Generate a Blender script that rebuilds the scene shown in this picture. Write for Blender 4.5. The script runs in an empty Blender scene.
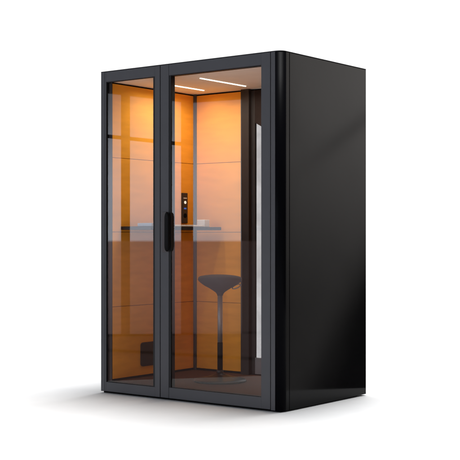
import bpy, bmesh, math, random
from mathutils import Vector
random.seed(4)
scene = bpy.context.scene
COL = scene.collection

# ------------------------------------------------------------------ camera
CAM = Vector((3.9694, -5.6810, 1.0597)); YAW = 0.654966; FPX = 1143.30; HOR = 238.10
cd = bpy.data.cameras.new('camera'); cam = bpy.data.objects.new('camera', cd); COL.objects.link(cam)
cam.location = CAM; cam.rotation_euler = (math.pi/2, 0, YAW)
cd.sensor_fit = 'HORIZONTAL'; cd.sensor_width = 36; cd.lens = 36*FPX/460
cd.shift_y = (HOR-230)/460
cd.clip_start = .05; cd.clip_end = 500
scene.camera = cam
scene.view_settings.view_transform = 'Standard'; scene.view_settings.look = 'None'
scene.view_settings.exposure = 0; scene.view_settings.gamma = 1
scene.cycles.max_bounces = 12; scene.cycles.transparent_max_bounces = 24
scene.cycles.sample_clamp_indirect = 6

# ------------------------------------------------------------------ world: studio environment, a function of direction
world = bpy.data.worlds.new('World'); scene.world = world; world.use_nodes = True
WT = world.node_tree
for n in list(WT.nodes): WT.nodes.remove(n)
class V:
    def __init__(s, k): s.k = k
    def _m(a, op, *r, clamp=False):
        n = WT.nodes.new('ShaderNodeMath'); n.operation = op; n.use_clamp = clamp
        for i, x in enumerate((a,)+r):
            x = x.k if isinstance(x, V) else x
            if isinstance(x, (int, float)): n.inputs[i].default_value = x
            else: WT.links.new(x, n.inputs[i])
        return V(n.outputs[0])
    def __add__(a, b): return a._m('ADD', b)
    def __radd__(a, b): return a._m('ADD', b)
    def __sub__(a, b): return a._m('SUBTRACT', b)
    def __rsub__(a, b): return V(b)._m('SUBTRACT', a)
    def __mul__(a, b): return a._m('MULTIPLY', b)
    def __rmul__(a, b): return a._m('MULTIPLY', b)
    def __truediv__(a, b): return a._m('DIVIDE', b)
    def __neg__(a): return a._m('MULTIPLY', -1)
    def absv(a): return a._m('ABSOLUTE')
def step(x, a, b):                                  # smooth 0..1 between a and b
    n = WT.nodes.new('ShaderNodeMapRange'); n.interpolation_type = 'SMOOTHSTEP'
    WT.links.new(x.k, n.inputs[0]); n.inputs[1].default_value = min(a, b); n.inputs[2].default_value = max(a, b)
    n.inputs[3].default_value = 0 if a < b else 1; n.inputs[4].default_value = 1 if a < b else 0
    return V(n.outputs[0])
def band(x, a, b, s): return step(x, a-s, a+s)*step(x, b+s, b-s)
tc = WT.nodes.new('ShaderNodeTexCoord'); sp = WT.nodes.new('ShaderNodeSeparateXYZ')
WT.links.new(tc.outputs['Generated'], sp.inputs[0])
dx, dy, dz = (V(sp.outputs[i]) for i in range(3))
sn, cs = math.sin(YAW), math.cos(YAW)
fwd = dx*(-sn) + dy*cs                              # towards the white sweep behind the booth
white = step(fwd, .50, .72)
# window reflections for the front glass, painted into the world in mirrored image coordinates
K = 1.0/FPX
def mirrored_px(sx, sy):
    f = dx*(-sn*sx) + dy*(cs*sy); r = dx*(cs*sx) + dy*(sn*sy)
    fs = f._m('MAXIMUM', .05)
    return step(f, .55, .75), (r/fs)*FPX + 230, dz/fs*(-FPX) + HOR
okf, U, W_ = mirrored_px(1, -1)
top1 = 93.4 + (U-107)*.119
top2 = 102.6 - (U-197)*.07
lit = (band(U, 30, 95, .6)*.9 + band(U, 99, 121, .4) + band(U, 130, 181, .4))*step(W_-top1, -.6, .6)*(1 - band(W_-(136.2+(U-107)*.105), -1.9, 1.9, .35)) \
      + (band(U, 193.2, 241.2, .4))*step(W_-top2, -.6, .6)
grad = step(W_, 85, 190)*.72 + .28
upper = lit*grad*step(W_, 242.4, 239.6) + (.30*(band(U, -330, -20, 2) + band(U, -700, -370, 2) + band(U, -1150, -750, 2)) + .75*(band(U, 400, 800, 20) + band(U, 880, 1350, 20)))*band(W_, -200, 240, 2)  # the far-left and behind-camera bands are added fill light
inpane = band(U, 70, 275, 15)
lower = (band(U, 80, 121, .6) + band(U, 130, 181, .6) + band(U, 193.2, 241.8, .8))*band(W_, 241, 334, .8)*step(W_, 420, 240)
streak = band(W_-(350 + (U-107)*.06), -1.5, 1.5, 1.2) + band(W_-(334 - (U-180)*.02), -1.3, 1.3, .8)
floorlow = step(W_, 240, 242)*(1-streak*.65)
# sheen of the long side panel: fade and dark diagonal painted into the world
oks, P, Q = mirrored_px(-1, 1)
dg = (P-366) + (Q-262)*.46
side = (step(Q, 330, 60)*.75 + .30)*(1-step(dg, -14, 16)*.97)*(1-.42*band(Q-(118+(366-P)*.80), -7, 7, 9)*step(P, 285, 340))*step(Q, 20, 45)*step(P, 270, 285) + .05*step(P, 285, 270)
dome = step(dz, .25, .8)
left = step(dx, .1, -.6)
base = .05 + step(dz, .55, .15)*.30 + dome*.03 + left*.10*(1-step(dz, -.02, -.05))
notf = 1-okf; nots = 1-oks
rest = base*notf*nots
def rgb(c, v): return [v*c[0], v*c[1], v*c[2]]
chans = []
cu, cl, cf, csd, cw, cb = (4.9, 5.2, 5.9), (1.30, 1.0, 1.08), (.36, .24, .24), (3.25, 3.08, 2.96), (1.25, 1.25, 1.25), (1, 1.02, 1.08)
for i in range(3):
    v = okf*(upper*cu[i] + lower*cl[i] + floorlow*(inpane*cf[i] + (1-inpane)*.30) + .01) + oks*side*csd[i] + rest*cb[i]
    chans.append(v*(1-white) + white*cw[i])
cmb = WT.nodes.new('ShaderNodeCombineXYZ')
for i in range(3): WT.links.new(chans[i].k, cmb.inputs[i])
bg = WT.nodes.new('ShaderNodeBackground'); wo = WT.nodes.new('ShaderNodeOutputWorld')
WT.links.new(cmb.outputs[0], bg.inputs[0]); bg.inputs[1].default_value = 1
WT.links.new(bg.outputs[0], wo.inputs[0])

# the overhead softbox
ld = bpy.data.lights.new('softbox', 'AREA'); lo = bpy.data.objects.new('softbox', ld); COL.objects.link(lo)
ld.shape = 'RECTANGLE'; ld.size = 3.9; ld.size_y = 5.4; ld.energy = 2500; ld.color = (1, 1, 1)
lo.location = (-.40, 2.60, 14.0); lo.rotation_euler = (0, 0, 0)

# ------------------------------------------------------------------ materials
def mat(name, col, rough=.5, spec=.5, metal=0, var=0, scale=30, bump=0, bscale=400, emit=None, estr=0, stretch=(1,1,1), coat=0, rvar=0):
    m = bpy.data.materials.new(name); m.use_nodes = True; nt = m.node_tree; b = nt.nodes['Principled BSDF']
    b.inputs['Base Color'].default_value = (*col, 1); b.inputs['Roughness'].default_value = rough
    b.inputs['Specular IOR Level'].default_value = spec; b.inputs['Metallic'].default_value = metal
    b.inputs['Coat Weight'].default_value = coat
    t = nt.nodes.new('ShaderNodeTexCoord'); mp = nt.nodes.new('ShaderNodeMapping'); mp.inputs['Scale'].default_value = stretch
    nt.links.new(t.outputs['Object'], mp.inputs[0])
    n = nt.nodes.new('ShaderNodeTexNoise'); n.inputs['Scale'].default_value = scale; n.inputs['Detail'].default_value = 6
    nt.links.new(mp.outputs[0], n.inputs[0])
    if var:
        r = nt.nodes.new('ShaderNodeMapRange'); r.inputs[1].default_value = .3; r.inputs[2].default_value = .7
        r.inputs[3].default_value = 1-var; r.inputs[4].default_value = 1+var; nt.links.new(n.outputs[0], r.inputs[0])
        x = nt.nodes.new('ShaderNodeVectorMath'); x.operation = 'SCALE'; x.inputs[0].default_value = col
        nt.links.new(r.outputs[0], x.inputs['Scale']); nt.links.new(x.outputs[0], b.inputs['Base Color'])
    if rvar:
        r = nt.nodes.new('ShaderNodeMapRange'); r.inputs[1].default_value = .3; r.inputs[2].default_value = .7
        r.inputs[3].default_value = rough-rvar; r.inputs[4].default_value = rough+rvar; nt.links.new(n.outputs[0], r.inputs[0])
        nt.links.new(r.outputs[0], b.inputs['Roughness'])
    if bump:
        n2 = nt.nodes.new('ShaderNodeTexNoise'); n2.inputs['Scale'].default_value = bscale
        nt.links.new(t.outputs['Object'], n2.inputs[0])
        bp = nt.nodes.new('ShaderNodeBump'); bp.inputs['Strength'].default_value = bump; bp.inputs['Distance'].default_value = .001
        nt.links.new(n2.outputs[0], bp.inputs['Height']); nt.links.new(bp.outputs[0], b.inputs['Normal'])
    if emit:
        b.inputs['Emission Color'].default_value = (*emit, 1); b.inputs['Emission Strength'].default_value = estr
    return m
def glass(name, tint, refl=1.0, smudge=0):
    m = bpy.data.materials.new(name); m.use_nodes = True; nt = m.node_tree
    for n in list(nt.nodes): nt.nodes.remove(n)
    N = nt.nodes.new; o = N('ShaderNodeOutputMaterial'); tr = N('ShaderNodeBsdfTransparent'); gl = N('ShaderNodeBsdfGlossy')
    tr.inputs[0].default_value = (*tint, 1); gl.inputs['Roughness'].default_value = 0.0
    fr = N('ShaderNodeFresnel'); fr.inputs[0].default_value = 1.5
    geo = N('ShaderNodeNewGeometry'); mu = N('ShaderNodeMath'); mu.operation = 'MULTIPLY'; mu.inputs[1].default_value = refl
    inv = N('ShaderNodeMath'); inv.operation = 'SUBTRACT'; inv.inputs[0].default_value = 1
    m2 = N('ShaderNodeMath'); m2.operation = 'MULTIPLY'; m2.use_clamp = True
    nt.links.new(fr.outputs[0], mu.inputs[0]); nt.links.new(geo.outputs['Backfacing'], inv.inputs[1])
    nt.links.new(mu.outputs[0], m2.inputs[0]); nt.links.new(inv.outputs[0], m2.inputs[1])
    mx = N('ShaderNodeMixShader'); nt.links.new(m2.outputs[0], mx.inputs[0])
    nt.links.new(tr.outputs[0], mx.inputs[1]); nt.links.new(gl.outputs[0], mx.inputs[2])
    nt.links.new(mx.outputs[0], o.inputs[0])
    if smudge:
        t = N('ShaderNodeTexCoord'); n = N('ShaderNodeTexNoise'); n.inputs['Scale'].default_value = 7; n.inputs['Detail'].default_value = 9
        n.inputs['Distortion'].default_value = .6
        nt.links.new(t.outputs['Object'], n.inputs[0]); r = N('ShaderNodeMapRange')
        r.inputs[1].default_value = .35; r.inputs[2].default_value = .7; r.inputs[3].default_value = 1; r.inputs[4].default_value = 1-smudge
        nt.links.new(n.outputs[0], r.inputs[0])
        x = N('ShaderNodeVectorMath'); x.operation = 'SCALE'; x.inputs[0].default_value = tint
        nt.links.new(r.outputs[0], x.inputs['Scale']); nt.links.new(x.outputs[0], tr.inputs[0])
    return m
M = dict(
 frame=mat('graphite_powder_coat', (.051,.051,.057), .45, .35, bump=.15, bscale=900, var=.05, scale=6),
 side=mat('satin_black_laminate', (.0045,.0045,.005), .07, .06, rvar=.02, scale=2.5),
 gloss=mat('black_corner_profile', (.003,.003,.004), .3, .015),
 black=mat('black_rubber', (.006,.006,.007), .6, .3),
 handle=mat('matte_black_handle', (.0022,.002,.002), .45, .08),
 groove=mat('dark_gap', (.004,.004,.004), .9, .1),
 roof=mat('roof_cap', (.008,.008,.01), .5, .3),
 amber=mat('amber_felt', (.94,.405,.044), .8, .12, var=.07, scale=5, stretch=(1,1,5), bump=.25, bscale=700),
 brown=mat('dark_brown_metal', (.030,.022,.020), .5, .3, var=.06, scale=12),
 rail=mat('light_grey_metal', (.26,.26,.28), .45, .4),
 post=mat('grey_metal', (.07,.07,.075), .4, .4),
 ceil=mat('cream_ceiling', (.93,.90,.86), .7, .2, var=.03, scale=8),
 mat=mat('brown_carpet', (.115,.062,.048), .9, .1, var=.25, scale=220, bump=.6, bscale=500),
 desk=mat('black_desk_laminate', (.02,.02,.024), .35, .4),
 seat=mat('charcoal_fabric', (.058,.061,.067), .85, .2, var=.07, scale=180, bump=.2, bscale=500),
 chrome=mat('satin_steel', (.36,.35,.36), .5, .5, metal=.6, rvar=.05, scale=40),
 base=mat('dark_cast_base', (.040,.037,.038), .30, .5, var=.06, scale=30),
 white=mat('white_plastic', (.8,.8,.8), .4, .4, var=.02, scale=50),
 led=mat('led_diffuser', (.9,.9,.9), .5, .2, emit=(1,.96,.80), estr=3.2),
 lamp=mat('lit_button', (.9,.9,.85), .4, .3, emit=(1,.9,.75), estr=.7),
 blue=mat('blue_indicator', (.05,.15,.6), .4, .3, emit=(.1,.25,1), estr=.3),
 panel=mat('dark_control_plate', (.035,.028,.028), .35, .4),
 dark_reflection=mat('dark_reflection_sheet', (.028,.018,.016), .8, .1, var=.1, scale=100),  # tone of the dark reflection in the rear glass
 glass=glass('clear_glass', (.955,.95,.945)),
 backglass=glass('smudged_glass', (.72,.72,.73), smudge=.12),
)
fm = bpy.data.materials.new('white_sweep'); fm.use_nodes = True
b = fm.node_tree.nodes['Principled BSDF']; b.inputs['Base Color'].default_value = (.82,.82,.82,1); b.inputs['Roughness'].default_value = .9
b.inputs['Specular IOR Level'].default_value = .1
nz = fm.node_tree.nodes.new('ShaderNodeTexNoise'); nz.inputs['Scale'].default_value = 60
cr = fm.node_tree.nodes.new('ShaderNodeMapRange'); cr.inputs[3].default_value = .80; cr.inputs[4].default_value = .84
fm.node_tree.links.new(nz.outputs[0], cr.inputs[0]); fm.node_tree.links.new(cr.outputs[0], b.inputs['Base Color'])

# ------------------------------------------------------------------ helpers
def bx(bm, x0, x1, y0, y1, z0, z1):
    vs = [bm.verts.new(p) for p in ((x0,y0,z0),(x1,y0,z0),(x1,y1,z0),(x0,y1,z0),(x0,y0,z1),(x1,y0,z1),(x1,y1,z1),(x0,y1,z1))]
    for f in ((3,2,1,0),(4,5,6,7),(0,1,5,4),(1,2,6,5),(2,3,7,6),(3,0,4,7)): bm.faces.new([vs[i] for i in f])
def prism(bm, pts, z0, z1, smooth=()):
    a = [bm.verts.new((x,y,z0)) for x, y in pts]; c = [bm.verts.new((x,y,z1)) for x, y in pts]; n = len(pts)
    bm.faces.new(a[::-1]); bm.faces.new(c)
    for i in range(n):
        f = bm.faces.new((a[i], a[(i+1)%n], c[(i+1)%n], c[i]))
        if i in smooth: f.smooth = True
def lathe(bm, prof, n=64, c=(0,0,0)):
    rings = []
    for r, z in prof:
        rings.append([bm.verts.new((c[0]+r*math.cos(2*math.pi*k/n), c[1]+r*math.sin(2*math.pi*k/n), c[2]+z)) for k in range(n)])
    for a, b_ in zip(rings, rings[1:]):
        for k in range(n):
            f = bm.faces.new((a[k], a[(k+1)%n], b_[(k+1)%n], b_[k])); f.smooth = True
    bm.faces.new(rings[0][::-1]); bm.faces.new(rings[-1])
ROOT = {}
def obj(name, bm, m, parent=None, bevel=0, seg=2):
    me = bpy.data.meshes.new(name); bmesh.ops.recalc_face_normals(bm, faces=bm.faces); bm.to_mesh(me); bm.free()
    me.materials.append(m); o = bpy.data.objects.new(name, me); COL.objects.link(o)
    if parent:
        o.parent = parent
        r = parent
        off = Vector((0,0,0))
        while r: off += r.location; r = r.parent
        me.transform(__import__('mathutils').Matrix.Translation(-off))
    if bevel:
        md = o.modifiers.new('bevel', 'BEVEL'); md.width = bevel; md.segments = seg; md.limit_method = 'ANGLE'; md.angle_limit = math.radians(50)
    return o
def boxes(name, m, parent, *bb, bevel=.0012):
    bm = bmesh.new()
    for q in bb: bx(bm, *q)
    return obj(name, bm, m, parent, bevel)
def thing(name, label, cat, loc):
    o = bpy.data.objects.new(name, None); COL.objects.link(o); o.location = loc; o['label'] = label; o['category'] = cat
    o.empty_display_size = .1
    return o
def rring(cx, cy, hx, hy, r, n=8):
    out = []
    for qx, qy, a0 in ((1,1,0),(-1,1,90),(-1,-1,180),(1,-1,270)):
        for k in range(n+1):
            a = math.radians(a0+90*k/n); out.append((cx+qx*(hx-r)+r*math.cos(a), cy+qy*(hy-r)+r*math.sin(a)))
    return out
def capsule(bm, cx, cy, w, d, z0, z1, rz, n=28, e=2.6):
    rings = []; steps = 10; zs = []
    for k in range(steps+1): a = math.pi/2*k/steps; zs.append((z0+rz*(1-math.cos(a)), math.sin(a)))
    zs += [(z1-(z-z0), s) for z, s in zs[::-1]]
    for z, s in zs:
        s = max(s, .02); ring = []
        for k in range(n):
            t = 2*math.pi*k/n; c, q = math.cos(t), math.sin(t)
            ring.append(bm.verts.new((cx + w/2*s*abs(c)**(2/e)*(1 if c >= 0 else -1), cy + d/2*(.35+.65*s)*abs(q)**(2/e)*(1 if q >= 0 else -1), z)))
        rings.append(ring)
    for a, b_ in zip(rings, rings[1:]):
        for k in range(n): f = bm.faces.new((a[k], a[(k+1)%n], b_[(k+1)%n], b_[k])); f.smooth = True
    bm.faces.new(rings[0][::-1]); bm.faces.new(rings[-1])

# ------------------------------------------------------------------ setting
bm = bmesh.new()
corners = [CAM + Vector((cs, sn, 0))*a + Vector((-sn, cs, 0))*b_ for a, b_ in ((-1.50, 4.5), (1.27, 4.5), (1.27, 12), (-1.50, 12))]   # a roll of white paper
bm.faces.new([bm.verts.new((q.x, q.y, 0)) for q in corners])
fl = obj('floor', bm, fm); fl['kind'] = 'structure'

# ------------------------------------------------------------------ the booth: width 1.51, depth .993, height 2.2, front at y = 0, right side at x = 0
W, D, H = 1.510, .993, 2.2
B = thing('phone_booth', 'tall black glass-fronted office phone booth with amber felt interior, standing alone on a white floor', 'phone booth', (-W/2, D/2, 0))
boxes('plinth', M['groove'], B, (-W+.008, -.022, .02, .915, 0, .014), bevel=0)
def arc(r, x=-.048, y=.048, n=20, a0=-90, a1=0): return [(x+r*math.cos(math.radians(a0+(a1-a0)*k/n)), y+r*math.sin(math.radians(a0+(a1-a0)*k/n))) for k in range(n+1)]
# roof cap with the same rounded corner
bm = bmesh.new(); prism(bm, [(-W, 0)] + arc(.048) + [(0, D), (-W, D)], 2.1945, 2.2); obj('roof', bm, M['roof'], B)
bm = bmesh.new(); prism(bm, [(-W+.03, .05), (-.05, .05), (-.05, D-.01), (-W+.03, D-.01)], 2.135, 2.1944); obj('roof_core', bm, M['roof'], B)
# left side skin, its front edge shows as a narrow strip
o = boxes('side_panel', M['frame'], B, (-W, -1.4765, 0, D, .012, 2.194)); o['label'] = 'narrow graphite edge of the far left side panel'
# right side skin
o = boxes('side_panel', M['side'], B, (-.03, 0, .0865, D, .009, 2.194), bevel=.0015); o['label'] = 'large satin black side panel with soft diagonal sheen'
boxes('side_trim', M['side'], B, (-.03, -.0005, .0492, .0825, .009, 2.194), bevel=.001)
boxes('groove_backing', M['groove'], B, (-.05, -.012, .0826, .0864, .012, 2.19), bevel=0)
bm = bmesh.new(); prism(bm, arc(.0475) + arc(.03)[::-1], .009, 2.194, smooth=range(20)); obj('corner_post', bm, M['gloss'], B)
boxes('front_post', M['frame'], B, (-.0805, -.0488, .0004, .06, .010, 2.194), bevel=.001)
boxes('groove_backing', M['groove'], B, (-.0846, -.0810, .012, .06, .012, 2.19), bevel=0)
boxes('groove_backing', M['groove'], B, (-.9755, -.9700, .012, .05, .012, 2.19), bevel=0)

# fixed window beside the door
wf = boxes('window_frame', M['frame'], B, (-1.4745, -1.4625, .0004, .0225, .014, 2.194), (-1.0195, -.9760, .0004, .0225, .014, 2.194),
           (-1.4624, -1.0196, .0008, .0225, .014, .077), (-1.4624, -1.0196, .0008, .0225, 2.1265, 2.194), bevel=.001)
boxes('gasket', M['black'], wf, (-1.0362, -1.0197, .003, .022, .0775, 2.126), (-1.4624, -1.4590, .004, .022, .0775, 2.126),
      (-1.4589, -1.0363, .006, .022, 2.1225, 2.1262), (-1.4589, -1.0363, .008, .022, .0774, .0795), bevel=0)
boxes('window_pane', M['glass'], wf, (-1.4588, -1.0364, .010, .018, .080, 2.122), bevel=0)

# door
dr = boxes('door', M['frame'], B, (-.1530, -.0850, 0, .045, .014, 2.194), (-.8975, -.1531, .0004, .045, .014, .0835),
           (-.8975, -.1531, .0004, .045, 2.1225, 2.194), bevel=.001)
boxes('door_stile', M['frame'], dr, (-.9695, -.8990, -.0006, .045, .014, 2.194), bevel=.0015)
boxes('gasket', M['black'], dr, (-.8989, -.8835, .003, .044, .0836, 2.1224), (-.1560, -.1531, .006, .044, .0836, 2.1224),
      (-.8834, -.1561, .007, .044, 2.1185, 2.1224), (-.8834, -.1561, .007, .044, .0836, .0855), bevel=0)
boxes('door_pane', M['glass'], dr, (-.8833, -.1562, .009, .017, .0856, 2.1184), bevel=0)
bm = bmesh.new(); bx(bm, -.953, -.9002, -.0040, -.0007, .968, 1.232); obj('handle_plate', bm, M['panel'], dr, .001)
for y, nm in ((-.0135, 'handle'), (.062, 'handle')):
    bm = bmesh.new(); capsule(bm, -.9025 if y < 0 else -.935, y, .041, .020, .972, 1.230, .040)
    obj(nm, bm, M['handle'], dr)

# interior lining
IX0, IY1, FZ, CZ = -1.43, .913, .080, 2.128
fb = boxes('booth_floor', M['mat'], B, (-1.47, -.05, .046, IY1+.02, .015, FZ), bevel=0)
boxes('door_sill', M['mat'], B, (-.897, -.153, .0452, .0459, .015, .078), bevel=0)
ce = boxes('ceiling', M['ceil'], B, (-1.47, -.05, .046, IY1+.02, CZ, 2.1344), bevel=0)
for x in (-1.213, -.836):
    boxes('ceiling_light', M['led'], ce, (x-.0050, x+.0050, .25, .755, CZ-.0045, CZ-.0002), bevel=0)
    ll = bpy.data.lights.new('led_strip', 'AREA'); ll.shape = 'RECTANGLE'; ll.size = .010; ll.size_y = .50; ll.energy = 2.7
    ll.color = (1, .95, .80); ll.spread = math.radians(164)
    lq = bpy.data.objects.new('led_strip', ll); COL.objects.link(lq); lq.location = (x, .5025, CZ-.0056)
zs = [.094, .589, 1.102, 1.611, 2.118]
for z0, z1 in zip(zs, zs[1:]):
    boxes('wall_panel', M['amber'], B, (-1.448, IX0, .0305, IY1-.0115, z0+.0015, z1-.0015), bevel=.001)
    boxes('wall_panel', M['amber'], B, (-1.4075, -.979, IY1, IY1+.018, z0+.0015, z1-.0015), bevel=.001)
    boxes('wall_panel', M['amber'], B, (-.068, -.052, .065, IY1-.03, z0+.0015, z1-.0015), bevel=.001)
boxes('wall_lining', M['groove'], B, (-1.4764, -1.4485, .047, D-.03, .015, 2.134), bevel=0)
boxes('inner_post', M['brown'], B, (-1.4625, -1.4300, .0226, .0300, .0805, 2.1260), bevel=.001)
boxes('corner_profile', M['post'], B, (-1.432, -1.4085, IY1-.010, IY1+.006, .0805, 2.1275), bevel=.002)
bk = boxes('back_wall', M['side'], B, (-1.4764, -.9765, .9345, D, .012, 2.134), (-.082, -.0305, .9345, D, .012, 2.134),
           (-.9764, -.0821, .9345, D, .012, .0865), (-.9764, -.0821, .9345, D, 2.1185, 2.134), bevel=.001)
boxes('back_lining', M['groove'], B, (-1.4764, -.9765, IY1+.0185, .9344, .0805, 2.1275), bevel=0)
boxes('skirting', M['black'], B, (-1.4484, IX0+.002, .064, IY1-.0115, .0805, .094), (-1.4075, -.978, IY1-.002, IY1+.018, .0805, .094), bevel=0)

# glazed rear wall
bw = boxes('rear_window_frame', M['brown'], B, (-.9775, -.9050, .885, .9340, .0805, 2.1270), (-.1300, -.0700, .885, .9340, .0805, 2.1270),
           (-.9049, -.8705, .912, .9340, .0870, 2.1180), bevel=.0015)
o = boxes('bottom_rail', M['rail'], bw, (-.8704, -.1301, .9125, .9330, .0872, .2040), bevel=.0015)
boxes('rear_pane', M['backglass'], bw, (-.8703, -.1302, .921, .929, .2045, 2.1175), bevel=0)
bm = bmesh.new()
pts = [(-.870, 1.885), (-.810, 1.853), (-.131, 1.853), (-.131, 2.1175), (-.870, 2.1175)]
a = [bm.verts.new((x, .9125, z)) for x, z in pts]; c = [bm.verts.new((x, .9180, z)) for x, z in pts]
bm.faces.new(a); bm.faces.new(c[::-1])
for i in range(5): bm.faces.new((a[i], a[(i+1)%5], c[(i+1)%5], c[i]))
obj('dark_reflection', bm, M['dark_reflection'], bw)  # dark sheet standing in for a reflection in the rear pane

# desk shelf, control panel, cover plate
boxes('desk', M['desk'], B, (IX0+.001, -1.152, .110, IY1-.030, 1.117, 1.140), bevel=.002)
cp = boxes('control_panel', M['panel'], B, (IX0+.0002, IX0+.012, .760, .822, 1.170, 1.392), bevel=.003)
boxes('display', M['white'], cp, (IX0+.0122, IX0+.0135, .772, .810, 1.350, 1.357), bevel=0)
def disc(name, m, y, z, r, parent, x=IX0+.012, h=.003):
    bm = bmesh.new(); n = 28
    a = [bm.verts.new((x, y+r*math.cos(2*math.pi*k/n), z+r*math.sin(2*math.pi*k/n))) for k in range(n)]
    c = [bm.verts.new((x+h, y+r*math.cos(2*math.pi*k/n), z+r*math.sin(2*math.pi*k/n))) for k in range(n)]
    bm.faces.new(a[::-1]); bm.faces.new(c)
    for k in range(n): bm.faces.new((a[k], a[(k+1)%n], c[(k+1)%n], c[k]))
    return obj(name, bm, m, parent)
disc('button', M['lamp'], .791, 1.322, .011, cp)
boxes('indicator', M['blue'], cp, (IX0+.0122, IX0+.0135, .778, .804, 1.272, 1.283), bevel=0)
disc('outlet', M['groove'], .791, 1.225, .017, cp, h=.002)
bm = bmesh.new(); pts = rring(.405, .240, .092, .084, .022)
a = [bm.verts.new((IX0+.0002, y, z)) for y, z in pts]; c = [bm.verts.new((IX0+.008, y, z)) for y, z in pts]
bm.faces.new(a[::-1]); bm.faces.new(c)
for k in range(len(pts)): bm.faces.new((a[k], a[(k+1)%len(pts)], c[(k+1)%len(pts)], c[k]))
obj('cover_plate', bm, M['panel'], B, .001)

# ------------------------------------------------------------------ stool
S = thing('bar_stool', 'charcoal tulip-shaped bar stool on a round pedestal base inside the booth', 'stool', (-.850, .482, FZ+.0005))
c0 = (-.850, .482, FZ+.0005)
bm = bmesh.new()
lathe(bm, [(.176,0),(.181,.003),(.181,.008),(.176,.013),(.150,.0195),(.110,.028),(.075,.0365),(.050,.044),(.034,.051),(.026,.0585)], c=c0); obj('base', bm, M['base'], S)
bm = bmesh.new(); lathe(bm, [(.026,.0586),(.0235,.064),(.024,.074),(.021,.078)], n=48, c=c0); obj('collar', bm, M['base'], S)
bm = bmesh.new(); lathe(bm, [(.0185,.0785),(.0185,.262),(.017,.266)], n=48, c=c0); obj('lower_column', bm, M['black'], S)
bm = bmesh.new(); lathe(bm, [(.0172,.2665),(.0172,.596)], n=48, c=c0); obj('column', bm, M['chrome'], S)
# seat: wide shallow cushion over a flared cup, slightly saddle shaped
bm = bmesh.new()
prof = [(.0195,.586),(.0225,.597),(.032,.609),(.050,.6215),(.076,.638),(.103,.652),(.126,.666),(.142,.681),(.150,.692),(.1525,.705),(.149,.717),(.138,.724),(.115,.727),(.08,.726),(.04,.7245),(.006,.724)]
lathe(bm, prof, n=72, c=c0)
rt = Vector((cs, sn, 0))
for v in bm.verts:
    h = v.co.z-c0[2]
    if h > .66:
        t = (Vector((v.co.x-c0[0], v.co.y-c0[1], 0)).dot(rt))/.15
        v.co.z += (-.009*t*t - .002*t)*min(1, (h-.66)/.04) + (.004*abs(t)**3)*(1 if h < .7 else 0)
obj('seat', bm, M['seat'], S)
bm = bmesh.new()                                     # height lever loop under the rim
cxl = Vector((c0[0], c0[1], 0)) + rt*.112; ring = []
for k in range(28):
    a = 2*math.pi*k/28; cc = cxl + rt*.028*math.cos(a) + Vector((-rt.y, rt.x, 0))*.010*math.sin(a) + Vector((0,0,c0[2]+.648+.012*math.sin(a)+.010*math.cos(a)))
    out = (rt*math.cos(a)*.8 + Vector((0,0,1))*math.sin(a)).normalized(); up = Vector((-rt.y, rt.x, 0))
    ring.append([bm.verts.new(cc + out*.0042*math.cos(q*math.pi/4) + up*.0042*math.sin(q*math.pi/4)) for q in range(8)])
for k in range(28):
    for q in range(8): f = bm.faces.new((ring[k][q], ring[(k+1)%28][q], ring[(k+1)%28][(q+1)%8], ring[k][(q+1)%8])); f.smooth = True
obj('lever', bm, M['chrome'], S)

# ------------------------------------------------------------------ things on the desk
def item(name, label, cat, m, x0, x1, y0, y1, z0, z1, bev=.003):
    r = thing(name, label, cat, ((x0+x1)/2, (y0+y1)/2, z0)); return r
DZ = 1.1405
def solo(name, label, cat, m, q, bev):
    bm = bmesh.new(); x0,x1,y0,y1,z0,z1 = q; c = ((x0+x1)/2, (y0+y1)/2, z0)
    bx(bm, x0-c[0], x1-c[0], y0-c[1], y1-c[1], 0, z1-z0); o = obj(name, bm, m, None, bev, 3); o.location = c; o['label'] = label; o['category'] = cat
    return o
solo('paper_box', 'small white box at the back end of the black desk shelf', 'box', M['white'], (-1.265, -1.195, .742, .800, DZ, DZ+.052), .003)
kb = solo('keyboard', 'slim white keyboard lying along the black desk shelf', 'keyboard', M['white'], (-1.29, -1.165, .36, .70, DZ, DZ+.009), .002)
bm = bmesh.new()
for i in range(14):
    for j in range(5):
        x = -1.283+j*.0230; y = .368+i*.0235; bx(bm, x, x+.019, y, y+.019, DZ+.0092, DZ+.0125)
obj('keys', bm, M['white'], kb, .001)
solo('notepad', 'pale blue-grey notepad at the front end of the black desk shelf', 'notepad', mat('pale_blue_card', (.55,.60,.68), .6, .3, var=.03), (-1.30, -1.17, .14, .30, DZ, DZ+.022), .002)
bpy.context.view_layer.update()
